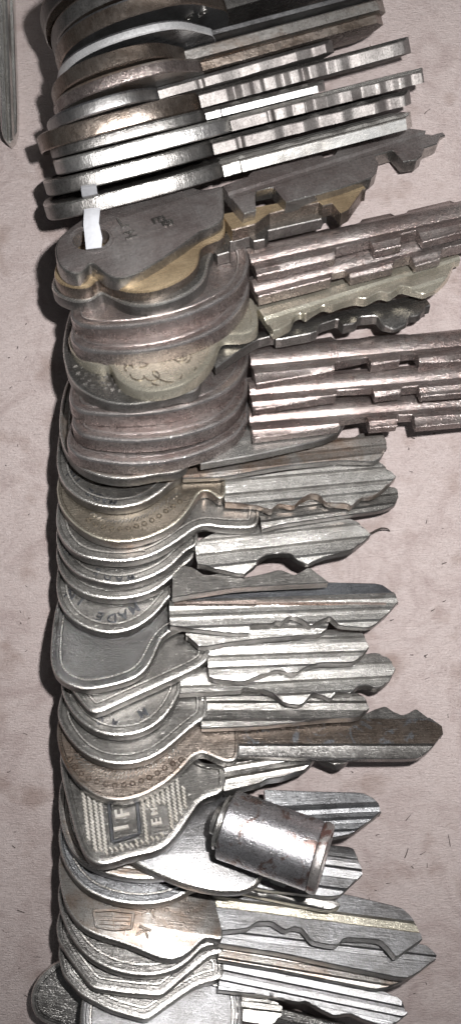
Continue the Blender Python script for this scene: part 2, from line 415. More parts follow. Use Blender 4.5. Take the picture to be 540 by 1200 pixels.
key(id='21', th=41, t=2.3, mat='worn_nickel', bmat='worn_nickel', prof='ridge', bev=.38, rim=.6, rec=.16, sm=6, top=(291,472,60), steps=.5,
    bow=[(78,516),(83,528),(98,537),(150,544),(200,540),(245,527),(276,510),(289,494),(292,483),(291,472)],
    up=[(290,468),(420,456),(570,449)], lo=[(290,512),(300,508),(398,496),(400,488),(430,484),(432,497),(466,494),(468,484),(484,483),(488,495),(570,488)],
    label='tarnished oval bow key with bright square tabs, lowest of the three alike')
key(id='22', th=38, t=1.8, mat='steel_stained', bmat='steel_bright', prof='two', bev=.26, rim=.45, rec=.18, sm=5, top=(225,520,72), steps=.55,
    bow=[(71,478),(70,505),(78,530),(95,548),(120,558),(150,561),(180,556),(220,545)],
    up=[(222,500),(300,485),(400,480),(407,485)], lo=[(220,545),(300,531),(378,514),(396,506),(402,497),(407,487)],
    label='short bladed key with a brownish rimmed bow below the tarnished oval bows')
key(id='23', th=34, t=1.9, mat='steel', bmat='steel_stained', prof='saw2', bev=.26, rim=.45, rec=.18, sm=4, top=(215,515,70), steps=.55,
    bow=[(68,520),(67,545),(74,566),(90,582),(112,592),(138,595),(165,590),(188,577),(204,562),(215,552)],
    up=[(212,530),(300,515),(380,512),(415,512),(423,506),(438,502),(448,507),(452,515)], lo=[(212,558),(262,556),(330,544),(400,537),(438,538),(448,533),(453,522)],
    text=('MADE IN', [(137,590),(112,580),(94,566),(84,552)], 9.5),
    label='shiny key lettered around its bow, its brownish round tipped blade below the short bladed key')
key(id='24', th=32, t=2.0, mat='olive_metal', bmat='steel_bright', prof='saw', full=True, bev=.2, rim=.5, rec=.12, sm=3, edge='steel_stained',
    bow=[(67,570),(75,545),(105,515),(160,500),(215,515),(262,548),(264,560),(264,580),(256,584),(248,577),(238,575),(230,582),(222,596),(208,612),(188,624),(162,633),(135,635),(108,628),(85,612),(71,592)],
    up=[(262,562),(330,552),(440,538),(450,544),(463,556)], lo=[(262,588),(303,590),(318,597),(326,588),(345,591),(352,584),(364,578),(374,579),(385,588),(408,589),(412,592),(425,580),(437,579),(447,574),(464,558)],
    label='olive brown key with a punched dotted arc and bright pointed blade')
key(id='25', th=32, t=1.9, mat='steel', bmat='steel', prof='saw2', bev=.26, rim=.45, rec=.18, sm=4, top=(255,585,80), steps=.55,
    bow=[(66,602),(68,622),(80,641),(100,653),(140,658),(175,652),(205,636),(235,616),(262,618),(300,617),(303,600),(303,586)],
    up=[(300,578),(380,572),(440,568),(458,568),(465,572)], lo=[(300,620),(330,612),(400,602),(450,595),(464,589),(467,580)],
    label='steel key with a rectangular stamp and smooth round ended blade')
key(id='26', th=31, t=1.9, mat='steel', bmat='steel_bright', prof='saw2', bev=.26, rim=.45, rec=.18, sm=4, top=(235,625,72), steps=.55,
    bow=[(66,626),(69,645),(80,663),(100,677),(138,685),(172,678),(200,663),(220,643),(232,636)],
    up=[(230,634),(250,624),(300,612),(340,608),(408,606),(421,612),(433,624)], lo=[(230,660),(285,671),(298,662),(303,655),(313,649),(327,647),(340,648),(350,655),(360,659),(372,654),(382,650),(412,644),(425,634),(434,626)],
    text=('MADE IN', [(160,675),(138,678),(112,668),(90,652),(80,643)], 9),
    label='steel key whose pointed tip touches a stray dark hair')
key(id='27', th=31, t=1.9, mat='steel', bmat='steel', prof='flat', bev=.26, rim=.45, rec=.18, sm=4, top=(228,645,72), steps=.55,
    bow=[(66,648),(70,668),(82,685),(105,698),(140,702),(175,695),(200,678),(218,660),(228,650)],
    up=[(204,660),(226,664),(240,674),(280,667),(283,677),(305,673),(328,667),(345,674),(355,668),(362,664),(372,672),(384,681)], lo=[(204,700),(226,696),(280,688),(383,683)],
    label='steel key with triangular teeth showing above the grey banded blade')
key(id='28', th=30, t=2.0, mat='steel', bmat='steel_bright', prof='stripes', bev=.26, rim=.45, rec=.18, sm=4, top=(200,694,72), bands={0:'blue_grey'}, steps=.55,
    bow=[(66,682),(69,703),(80,722),(100,735),(130,742),(160,735),(184,718),(196,702),(203,694)],
    up=[(200,693),(282,691),(284,678),(400,681),(446,682),(461,692),(467,703)], lo=[(200,733),(291,742),(294,731),(318,731),(324,727),(330,729),(341,720),(350,723),(364,732),(375,727),(386,722),(399,732),(432,734),(441,730),(455,718),(467,704)],
    text=('MADE IN', [(163,708),(140,722),(118,722),(97,705),(82,690)], 12),
    label='key lettered MADE IN with a copper streaked blade and deep wavy cuts')
key(id='29', th=31, t=1.9, mat='pebbled', bmat='steel_bright', prof='two', full=True, bev=.25, rim=.6, rec=.2, sm=5, steps=.35,
    bow=[(64,720),(75,690),(110,670),(170,680),(215,705),(222,730),(208,735),(192,745),(184,760),(176,778),(162,793),(140,801),(118,806),(98,808),(80,802),(67,793),(60,778),(60,755)],
    up=[(220,705),(300,712),(383,724)], lo=[(220,745),(235,758),(270,752),(305,748),(345,745),(376,741),(384,735),(385,726)],
    label='plain key with a dark pebbled rounded square bow')
key(id='30', th=33, t=2.0, mat='steel', bmat='steel_bright', prof='saw', full=True, bev=.25, rim=.7, rec=.22, sm=4, steps=.35,
    bow=[(78,790),(90,750),(130,720),(190,715),(235,735),(246,750),(245,768),(238,778),(215,790),(180,806),(140,824),(112,836),(100,828),(88,812)],
    up=[(244,748),(300,744),(345,738),(382,737),(420,736),(428,745),(432,757)], lo=[(244,780),(246,794),(284,798),(305,790),(325,783),(345,788),(358,780),(375,776),(400,776),(415,775),(424,768),(432,758)],
    label='key with an angular bow and a small brass coloured panel inside')
key(id='31', th=34, t=1.9, mat='steel', bmat='steel_bright', prof='saw2', full=True, bev=.26, rim=.45, rec=.18, sm=3, steps=.55,
    bow=[(72,802),(80,770),(115,745),(160,740),(195,760),(206,775),(212,790),(212,808),(208,816),(202,828),(188,845),(165,858),(138,862),(112,857),(92,843),(79,825)],
    up=[(208,780),(282,782),(285,788),(350,776),(420,765),(443,762),(458,773),(463,783)], lo=[(208,812),(282,808),(286,804),(305,806),(322,813),(335,822),(350,824),(356,822),(366,811),(378,813),(388,817),(394,810),(412,811),(420,803),(430,802),(440,806),(448,804),(457,796),(463,784)],
    text=('M 40', [(175,830),(150,843),(130,846),(112,838)], 11, 1),
    label='key with worn raised figures just below the angular bow')
key(id='32', th=35, t=1.9, mat='steel', bmat='steel', prof='one', full=True, bev=.26, rim=.45, rec=.18, sm=4, steps=.55,
    bow=[(68,830),(78,800),(110,775),(160,770),(205,785),(232,800),(242,812),(242,838),(232,846),(215,860),(198,875),(178,888),(150,895),(122,893),(98,882),(80,863),(70,845)],
    up=[(238,800),(300,806),(365,812),(412,809),(425,814),(432,824)], lo=[(238,852),(298,850),(380,842),(420,840),(433,828)],
    label='smooth steel key with a concentric ridged bow above the brown key')
key(id='33', th=36, t=2.1, mat='brown_metal', bmat='steel_dark', prof='brown', full=True, bev=.25, rim=.5, rec=.12, sm=3, bands={3:'brown_worn'}, edge='steel_dark',
    bow=[(67,862),(72,835),(95,805),(140,795),(190,815),(212,845),(228,838),(245,837),(262,845),(278,845),(279,888),(262,892),(248,886),(236,882),(224,888),(210,904),(190,920),(165,933),(138,938),(112,932),(90,915),(74,890)],
    up=[(277,826),(330,822),(400,828),(424,834),(429,834),(440,829),(452,825),(462,832),(472,836),(480,833),(488,828),(497,835),(507,843),(517,850)], lo=[(277,884),(330,885),(400,887),(488,887),(500,881),(508,873),(518,860)],
    label='brown tarnished key with punched dots and a long flat rectangular blade')
key(id='34', th=38, t=2.2, mat='steel', bmat='steel', prof='two', full=True, bev=.35, rim=.8, rec=.3, sm=3,
    bow=[(72,905),(75,870),(110,850),(170,850),(215,875),(238,893),(262,896),(262,926),(240,935),(230,945),(216,966),(202,984),(186,996),(150,1005),(125,1013),(108,1010),(96,995),(86,965)],
    up=[(258,893),(330,880),(400,880),(409,883)], lo=[(258,928),(305,917),(313,912),(330,910),(345,905),(357,900),(364,894),(370,886),(380,890),(396,896),(405,893),(410,886)],
    label='key with a knurled trapezoid bow carrying a framed mark')
key(id='35', th=37, t=2.0, mat='steel_dull', bmat='steel_cool', prof='stripes', full=True, bev=.5, sm=5,
    bow=[(150,1000),(160,960),(200,940),(250,930),(310,935),(320,975),(314,1010),(308,1028),(296,1040),(280,1045),(250,1044),(215,1036),(180,1022),(160,1012)],
    up=[(312,924),(370,926),(424,927),(439,934),(445,944)], lo=[(312,985),(370,983),(396,979),(412,976),(430,964),(445,952)],
    label='smooth blue grey key lying beneath the rusty barrel cap')
key(id='36', th=38, t=1.9, mat='steel_stained', bmat='steel_dull', prof='one', bev=.25, rim=.7, rec=.22, sm=4, top=(235,990,60), steps=.35,
    bow=[(70,925),(70,955),(78,985),(92,1006),(115,1020),(145,1028),(175,1030),(205,1026),(240,1015)],
    up=[(235,975),(300,980),(386,989),(413,992),(419,1005),(425,1021)], lo=[(235,1020),(300,1040),(385,1050),(400,1048),(412,1036),(425,1024)],
    label='blunt tipped key just below the rusty barrel cap, small corner of blade showing')
key(id='37', th=41, t=1.9, mat='steel_cool', bmat='steel', prof='round', bev=.26, rim=.45, rec=.18, sm=4, top=(250,1005,55), steps=.55,
    bow=[(69,975),(72,1000),(84,1025),(102,1043),(130,1055),(165,1060),(200,1055),(225,1042),(250,1030)],
    up=[(245,1000),(300,1020),(380,1045),(398,1058)], lo=[(245,1035),(300,1048),(385,1066),(398,1062)],
    label='blue grey key with a broad polished bow rim above the stained double letter key')
key(id='38', th=42, t=2.0, mat='steel_stained', bmat='steel_dull', prof='wide', bev=.25, rim=0, sm=4, top=(245,1040,60), bands={2:'nickel_silver', 3:'nickel_silver'},
    bow=[(69,1010),(71,1035),(78,1062),(92,1083),(112,1095),(150,1107),(190,1123),(212,1122),(230,1108),(242,1097),(262,1096)],
    up=[(245,1044),(330,1044),(400,1046),(470,1063),(480,1072),(490,1085),(494,1098)], lo=[(245,1092),(290,1088),(301,1080),(318,1080),(334,1090),(344,1086),(354,1088),(366,1103),(385,1107),(395,1108),(403,1099),(430,1100),(446,1102),(456,1112),(464,1122),(478,1112),(494,1101)],
    label='brown stained grey key stamped with two letters beside a sunken emblem')
key(id='39', th=42, t=2.0, mat='steel_dark', bmat='steel_dull', prof='wide', bev=.26, rim=.45, rec=.18, sm=4, top=(258,1078,60), steps=.55,
    bow=[(68,1045),(72,1070),(84,1098),(102,1120),(130,1136),(165,1143),(195,1140),(220,1127),(240,1108),(262,1102)],
    up=[(258,1075),(330,1082),(420,1095),(497,1106),(505,1112),(511,1118)], lo=[(258,1106),(330,1117),(400,1132),(474,1147),(486,1142),(511,1123)],
    label='cool grey key with a diagonal pointed tip, its blade directly below the zigzag cut one')
key(id='40', th=42, t=1.9, mat='steel_dark', bmat='steel_stained', prof='step', full=True, curved=False, bev=.25, rim=.7, rec=.22, sm=3, steps=.35,
    bow=[(66,1083),(75,1050),(120,1030),(190,1040),(262,1085),(262,1118),(248,1118),(215,1145),(190,1167),(150,1164),(108,1158),(85,1128),(68,1102)],
    up=[(258,1088),(400,1120),(480,1140)], lo=[(258,1124),(330,1136),(400,1150),(440,1158),(455,1156),(470,1151),(481,1146)],
    label='key with an angular bow and a reddish brown blade')
key(id='41', th=41, t=2.0, mat='steel_dark', bmat='steel_dull', prof='saw', full=True, bev=.25, rim=.7, rec=.22, sm=3, curved=False, steps=.35,
    bow=[(68,1118),(75,1080),(130,1060),(200,1080),(262,1120),(262,1146),(232,1154),(205,1172),(172,1196),(130,1184),(95,1166),(74,1143)],
    up=[(258,1122),(330,1130),(391,1138),(440,1155),(470,1170),(476,1183)], lo=[(258,1160),(330,1168),(345,1174),(360,1172),(375,1182),(392,1190),(410,1187),(425,1194),(445,1200),(462,1200),(477,1188)],
    label='lowest fully visible blade, key with a dark wavy cut edge')
key(id='43', th=50, t=2.0, mat='steel_dull', bmat='steel', prof='two', full=True, bev=.25, rim=.7, rec=.22, sm=4, steps=.35,
    bow=[(95,1178),(110,1140),(160,1120),(220,1130),(262,1145),(282,1160),(282,1215),(250,1245),(190,1270),(130,1260),(98,1220)],
    up=[(278,1158),(325,1172),(329,1176)], lo=[(278,1196),(318,1202),(330,1190)],
    label='key at the bottom edge with a hollow slot and a short bright block')
key(id='42', th=20, t=2.0, mat='steel_dark', bmat='steel_dark', prof='one', full=True, bev=.5, rim=.8, rec=.15, sm=5,
    bow=[(36,1168),(42,1150),(60,1132),(95,1115),(150,1110),(200,1130),(240,1160),(246,1200),(200,1215),(150,1215),(100,1212),(70,1206),(46,1196),(38,1184)],
    up=[(240,1160),(320,1180),(400,1200)], lo=[(240,1202),(320,1225),(400,1236)],
    label='dull dark grey key jutting out left in the bottom corner')

for k in KEYS:
    if 'edge' not in k and k['id'] not in ('17', '42'):
        k['edge'] = 'nickel_edge' if k['mat'] == 'worn_nickel' else 'edge_dark'  # dark tarnished walls, also painting shade lines between stacked keys
def complete(k):
    pts = [tuple(p) for p in k['bow']]
    if not k.get('full'):
        mx, my, H_ = k['top']; lx, ly = pts[0]
        for i in range(1, 10):
            s = i/10
            pts.append((mx+(lx-mx)*(s-.10*math.sin(2*math.pi*s)), my+(ly-my)*s-H_*math.sin(math.pi*s)**.65))
    return pts
for k in KEYS:
    k['bowpx'] = complete(k)
    k['allpx'] = [k['bowpx'], k['up']+k['lo'][::-1]]

# ---------------------------------------------------------------- rest the stack: each key lies on those after it
def inside(P, poly):
    x, y = P[:, 0], P[:, 1]; r = np.zeros(len(P), bool); n = len(poly)
    for i in range(n):
        x1, y1 = poly[i-1]; x2, y2 = poly[i]
        c = ((y1 > y) != (y2 > y))
        r ^= c & (x < (x2-x1)*(y-y1)/((y2-y1) or 1e-9)+x1)
    return r
def settle():
    n = len(KEYS)
    gx, gy = np.meshgrid(np.arange(30, 571, 12.), np.arange(180, 1281, 8.)); G = np.stack([gx.ravel(), gy.ravel()], 1)
    W = np.stack([(G[:, 0]-270)*K, (600-G[:, 1])*K], 1)
    ins = [inside(G, k['allpx'][0]) | inside(G, k['allpx'][1]) for k in KEYS]
    x = np.zeros(3*n); cen = []
    for i, k in enumerate(KEYS):
        c = W[ins[i]].mean(0); cen.append(c)
        tb, tc_ = -.05, -math.tan(math.radians(k['th']))
        x[3*i+1] = tb; x[3*i+2] = tc_; x[3*i] = 6-tb*c[0]-tc_*c[1]
    x0 = x.copy()
    def zf(i, x, P):
        s = P@x[3*i+1:3*i+3]; return (x[3*i]+s)/(1+s/CAM)
    for it in range(60):
        rows, rhs = [], []
        def add(r, v, w): rows.append(r*w); rhs.append(v*w)
        for i, k in enumerate(KEYS):
            r = np.zeros(3*n); r[3*i+1] = 1; add(r, x0[3*i+1]-x[3*i+1], 12)
            r = np.zeros(3*n); r[3*i+2] = 1; add(r, x0[3*i+2]-x[3*i+2], 13)
            r = np.zeros(3*n); r[3*i] = 1; r[3*i+1:3*i+3] = cen[i]; add(r, 4-(x[3*i]+x[3*i+1:3*i+3]@cen[i]), .45)
        def cons(i, j, P, need):   # z_i - z_j >= need
            zi = zf(i, x, P); zj = zf(j, x, P) if j is not None else 0
            v = need-(zi-zj); m = v > -.02
            for q, e in zip(P[m], v[m]):
                r = np.zeros(3*n); s = q@x[3*i+1:3*i+3]; d = 1/(1+s/CAM)
                r[3*i] = d; r[3*i+1:3*i+3] = q*d*(1-(x[3*i]+s)*d/CAM)
                if j is not None:
                    s = q@x[3*j+1:3*j+3]; d = 1/(1+s/CAM)
                    r[3*j] -= d; r[3*j+1:3*j+3] -= q*d*(1-(x[3*j]+s)*d/CAM)
                add(r, e, 2.5)
        def nrm(i): return math.sqrt(1+x[3*i+1]**2+x[3*i+2]**2)
        for i, k in enumerate(KEYS):
            cons(i, None, W[ins[i]], k['t']*nrm(i)+.15)
            for j in range(i+1, min(n, i+6)):
                m = ins[i] & ins[j]
                if m.any(): cons(i, j, W[m], (k['t']*.93+.08)*nrm(i))
        A = np.array(rows); b = np.array(rhs)
        dx = np.linalg.lstsq(A.T@A+np.eye(3*n)*1e-4, A.T@b, rcond=None)[0]
        x = x+dx*.8
        if np.abs(dx).max() < .003: break
    for i, k in enumerate(KEYS):
        k['pl'] = tuple(x[3*i:3*i+3])
        z = zf(i, x, W[ins[i]])
        print('key', k['id'], 'tilt', round(math.degrees(math.atan(-x[3*i+2])), 1), 'b', round(x[3*i+1], 3), 'z', round(z.min(), 1), round(z.max(), 1))
    return x
settle()

class Frame:
    def __init__(s, pl, a, b):
        s.pl = pl
        n = Vector((-pl[1], -pl[2], 1)).normalized()
        s.o = s.hit(*a); u = s.hit(*b)-s.o; s.u = u.normalized(); s.n = n; s.v = n.cross(s.u).normalized()
    def hit(s, x, y):
        X, Y = ground(x, y); q = s.pl[1]*X+s.pl[2]*Y; z = (s.pl[0]+q)/(1+q/CAM)
        return at(x, y, z)
    def loc(s, x, y):
        d = s.hit(x, y)-s.o; return (d.dot(s.u), d.dot(s.v))
    def matrix(s):
        m = Matrix((s.u, s.v, s.n)).transposed().to_4x4(); m.translation = s.o*MM; return m

GRP = {}
def root(name, mat4, label, cat='key', group='keys threaded in a row on the board'):
    o = bpy.data.objects.new(name, None); COL.objects.link(o); o.empty_display_size = .005
    o.matrix_world = mat4; tag(o, label, cat, group); return o

FR = {}
for k in KEYS:
    bx = [p[0] for p in k['bow']]
    a = (min(bx)+60, sum(p[1] for p in k['bow'])/len(k['bow'])-20)
    um = k['up'][0]; lm = k['lo'][0]; n1 = ((um[0]+lm[0])/2, (um[1]+lm[1])/2)
    ue, le = k['up'][-1], k['lo'][-1]; tip = ((ue[0]+le[0])/2, (ue[1]+le[1])/2)
    # long axis along the straight spine of the blade
    f0 = Frame(k['pl'], n1, tip); FR[k['id']] = f = Frame(k['pl'], n1, tip)
    r = root('key', f.matrix(), k['label']); k['root'] = r
    bw = [f.loc(*p) for p in k['bowpx']]
    if k.get('curved', True): bw = catmull(bw, 5)
    bw = smooth_closed(resample(bw, .4), k.get('sm', 3))
    holes = []
    if 'hole' in k:
        hx, hy, hr, ax = k['hole']; c = f.loc(hx, hy); holes = [(c[0], c[1], hr, ax)]
    k['bowobj'] = plate('bow', bw, k['t'], k['mat'], r, bevel=k.get('bev', .3), rim=k.get('rim', 0), recess=k.get('rec', .3), holes=holes, steps=k.get('steps', 0), edge=k.get('edge'), worn=k.get('worn', {'worn_nickel': 'nickel_rim', 'gunmetal': 'steel', 'brass': 'brass', 'nickel_silver': 'nickel_silver', 'brown_metal': 'steel_stained', 'olive_metal': 'nickel_silver'}.get(k['mat'], 'steel_worn_glint')))
    rn = 0 if k['id'] in ('12','13','14') else (0 if k['prof'] == 'ridge' else 1)
    k['bladeobj'] = blade('blade', chaikin([f.loc(*p) for p in k['up']], rn), chaikin([f.loc(*p) for p in k['lo']], rn), k['t']*.84, k['bmat'], r, k['prof'], edge=k.get('edge'), bands=k.get('bands'))
    if 'text' in k:
        word, path, size = k['text'][:3]
        P = catmull([path[0]]+path, 8)[8:8+8*(len(path)-1)]
        P = [np.array(p) for p in P]; d = [0]
        for a_, b_ in zip(P[:-1], P[1:]): d.append(d[-1]+np.linalg.norm(b_-a_))
        items = []
        for i, ch in enumerate(word):
            if ch == ' ': continue
            s = d[-1]*(i+.5)/len(word); px = np.array([np.interp(s, d, [p[j] for p in P]) for j in (0, 1)])
            q2 = np.array([np.interp(min(s+3, d[-1]), d, [p[j] for p in P]) for j in (0, 1)]); q1 = np.array([np.interp(max(s-3, 0), d, [p[j] for p in P]) for j in (0, 1)])
            tdir = (q2-q1); tdir /= np.linalg.norm(tdir); upv = np.array([tdir[1], -tdir[0]])   # reading along the path
            c = f.loc(*px); e = f.loc(*(px+upv*5)); ang = math.atan2(e[1]-c[1], e[0]-c[0])
            items.append((ch, c, ang, size*K*1.25, 1.0))
        letters('lettering', items, 'blue_grey', k['bowobj'], z=-.12-(k.get('rec', .3) if k.get('rim') else 0)-(.06 if k.get('steps') else 0)+.02)

def KEY(i): return next(k for k in KEYS if k['id'] == i)

# --- stamped details on single bows
def px_bars(i, segs, w=.3, h=.2, name='stamped_mark', mat=None, sunk=True):
    k = KEY(i); f = FR[i]; z = -(k.get('rec', 0) if k.get('rim') else 0)-(.06 if k.get('steps') else 0)
    S = [(f.loc(*s[0]), f.loc(*s[1])) + tuple(s[2:]) for s in segs]
    return bars(name, S, mat or k['mat'], k['bowobj'], z=z, h=h, w=w)

# knurled bow: rows of short ridges, framed mark and letters
def knurl():
    k = KEY('34'); f = FR['34']; poly = [(92,915),(205,905),(222,935),(204,968),(186,983),(125,999),(112,996),(102,980)]
    segs = []
    for r_ in range(22):
        for c_ in range(26):
            x = 88+r_*6.2+(c_ % 2)*.0; y = 900+c_*4.2
            x += (y-900)*.12
            if not inside(np.array([[x, y+1.]]), poly)[0]: continue
            if inside(np.array([[x, y+1.]]), [(121,915),(160,912),(170,982),(128,992)])[0]: continue
            if inside(np.array([[x, y+1.]]), [(172,945),(196,940),(200,974),(176,978)])[0]: continue
            segs.append(((x-1.6, y), (x+1.6, y+3.6), .42))
    px_bars('34', segs, h=.3, name='knurling', mat='knurl_metal')
    fr = [((125,912),(132,987)), ((132,987),(164,977)), ((164,977),(158,908))]
    px_bars('34', fr, w=.6, h=.42, name='emblem_frame', mat='blue_grey')
    it = []
    for ch, x, y in (('I',143,969), ('F',144,952), ('L',142,932)):
        c = f.loc(x, y); e = f.loc(x+5, y-1); it.append((ch, c, math.atan2(e[1]-c[1], e[0]-c[0])+math.pi, 2.7, .95))
    letters('lettering', it, 'knurl_metal', k['bowobj'], z=-.25)
    it = []
    for ch, x, y, s in (('E',184,962,1.9), ('M',181,950,1.3)):
        c = f.loc(x, y); e = f.loc(x+5, y-1); it.append((ch, c, math.atan2(e[1]-c[1], e[0]-c[0])+math.pi, s, .9))
    letters('lettering', it, 'knurl_metal', k['bowobj'], z=-.25)
knurl()

def arc_dots(i, path, n, rows, size):
    """punched pips and strokes following an arc on the bow"""
    k = KEY(i); f = FR[i]; bm = bmesh.new(); z = -(k.get('rec', 0) if k.get('rim') else 0)
    P = [np.array(p) for p in catmull([path[0]]+path, 8)[8:8+8*(len(path)-1)]]; d = [0]
    for a_, b_ in zip(P[:-1], P[1:]): d.append(d[-1]+np.linalg.norm(b_-a_))
    segs = []
    for q in range(n):
        s = d[-1]*(q+.5)/n; c = np.array([np.interp(s, d, [p[j] for p in P]) for j in (0, 1)])
        c2 = np.array([np.interp(min(s+2, d[-1]), d, [p[j] for p in P]) for j in (0, 1)]); t_ = c2-c; t_ /= max(1e-6, np.linalg.norm(t_)); nn = np.array([t_[1], -t_[0]])
        if nn[1] > 0: nn = -nn
        cu, cv = f.loc(*c); R = size
        ring = []
        for rr, zz in ((R, -.05), (R*.78, .16), (R*.5, -.02), (.02, .0)):
            ring.append([bm.verts.new(((cu+rr*math.cos(a))*MM, (cv+rr*math.sin(a))*MM, (z+zz)*MM)) for a in [2*math.pi*m/12 for m in range(12)]])
        for A, B in zip(ring[:-1], ring[1:]):
            for m in range(12): bm.faces.new((A[m-1], A[m], B[m], B[m-1]))
        for r_ in range(rows):
            b = c+nn*(7+r_*5)+t_*(r_*1.5)
            segs.append((tuple(b-t_*2.2), tuple(b+t_*1.6+nn*3.4), .22))
            segs.append((tuple(b+t_*2-nn*.5), tuple(b+t_*5.2+nn*3), .22))
    finish('punched_dots', bm, k['mat'], k['bowobj'])
    px_bars(i, segs, h=.16, name='stamped_band', mat='steel')
arc_dots('33', [(80,885),(92,903),(112,915),(140,920),(170,913),(192,900),(208,885)], 15, 2, .42)
arc_dots('24', [(100,606),(120,617),(145,619),(172,612),(195,598),(207,584)], 13, 1, .40)
# rectangular stamp bars
px_bars('25', [((136,645),(170,643),1.2), ((180,635),(200,622),.7)], h=.18)
px_bars('25', [((95,640),(128,646),.25), ((90,632),(130,640),.2)], h=.12)
# scrollwork on the pale bow
def scroll():
    segs = []
    def spiral(cx, cy, r0, r1, a0, a1, sx=1.25, n=20):
        q = [(cx+sx*(r0+(r1-r0)*i/n)*math.cos(a0+(a1-a0)*i/n), cy+(r0+(r1-r0)*i/n)*math.sin(a0+(a1-a0)*i/n)) for i in range(n+1)]
        segs.extend(zip(q[:-1], q[1:]))
    spiral(214,415,3,17,0,5.2); spiral(214,416,2,9,1,7.5); spiral(205,425,20,24,.2,2.6); spiral(165,420,2,10,2,8); spiral(150,415,3,9,0,4.5)
    spiral(180,438,3,9,-2,3); spiral(190,412,2,8,3,8); spiral(225,400,2,10,3.2,7); spiral(165,438,4,10,.5,3.2); spiral(200,432,12,24,.5,2.4)
    spiral(150,432,2,6,2,6); spiral(178,408,2,7,1,5.5)
    px_bars('17', [(a, b, .22) for a, b in segs], h=.12, name='engraving', mat='olive_metal')
scroll()
# dashes on the dark round bow
rs = random.Random(3); sg = []
for r_ in range(4):
    for c_ in range(9):
        x = 86+c_*8+r_*4+rs.uniform(-1, 1); y = 428+r_*7+c_*1.6+rs.uniform(-.8, .8)
        if x < 135-r_*0 or y > 452: sg.append(((x, y), (x+5, y+rs.uniform(-2, .5)), .35))
px_bars('18', sg, h=.16, name='stamped_dashes', mat='steel')
# sunken emblem and letters
px_bars('38', [((110,1068),(113,1086)), ((113,1086),(134,1090)), ((134,1090),(154,1088)), ((154,1088),(157,1070)), ((157,1070),(130,1067)), ((130,1067),(110,1068))], w=.5, h=.22, name='emblem_frame')
px_bars('38', [((116,1073),(152,1075)), ((116,1078),(153,1080)), ((118,1083),(152,1085)), ((132,1068),(134,1088))], w=.22, h=.12, name='emblem')
f = FR['38']; it = []
for ch, x, y in (('K',175,1067), ('K',168,1092)):
    c = f.loc(x, y); e = f.loc(x+5, y+2); it.append((ch, c, math.atan2(e[1]-c[1], e[0]-c[0]), 2.3, 1))
letters('lettering', it, 'brown_metal', KEY('38')['bowobj'], z=.0)
px_bars('39', [((108,1110),(147,1122)), ((112,1116),(146,1127)), ((118,1123),(147,1132)), ((149,1120),(146,1136),.4), ((152,1120),(180,1130)), ((150,1134),(182,1132))], w=.25, h=.15, name='emblem')
# worn stamp on the dark taped key
f = FR['12']; it = []
for ch, x, y, s in (('L',144,262,2.6), ('H',152,276,2.2), ('E',185,258,2.4), ('B',196,262,2.2)):
    c = f.loc(x, y); e = f.loc(x+5, y-1.5); it.append((ch, c, math.atan2(e[1]-c[1], e[0]-c[0])+(0 if ch != 'L' else math.pi/2), s, .9))
letters('lettering', it, 'steel_dark', KEY('12')['bowobj'], z=-.02)
px_bars('12', [((214,224),(234,258)), ((150,238),(214,224)), ((234,258),(216,268))], w=.16, h=.05, name='scribed_line')
ring = [(108+25*math.cos(a), 280+16*math.sin(a)) for a in [2*math.pi*i/24 for i in range(25)]]
px_bars('12', [(a, b, .3) for a, b in zip(ring[:-1], ring[1:])], h=.09, name='hole_rim')
# brass panel in the angular bow
f = FR['30']; r = KEY('30')['bowobj']
plate('inlay_panel', [f.loc(*p) for p in [(207,752),(235,748),(241,760),(238,772),(214,784),(208,770)]], .5, 'brass', r, bevel=.1).location = (0, 0, -.00036)
# copper strip down the banded blade
f = FR['28']
bars('copper_strip', [(f.loc(204,706), f.loc(300,706), .8), (f.loc(298,706), f.loc(452,707), .45)], 'copper_strip', KEY('28')['bladeobj'], z=-.06, h=.1)

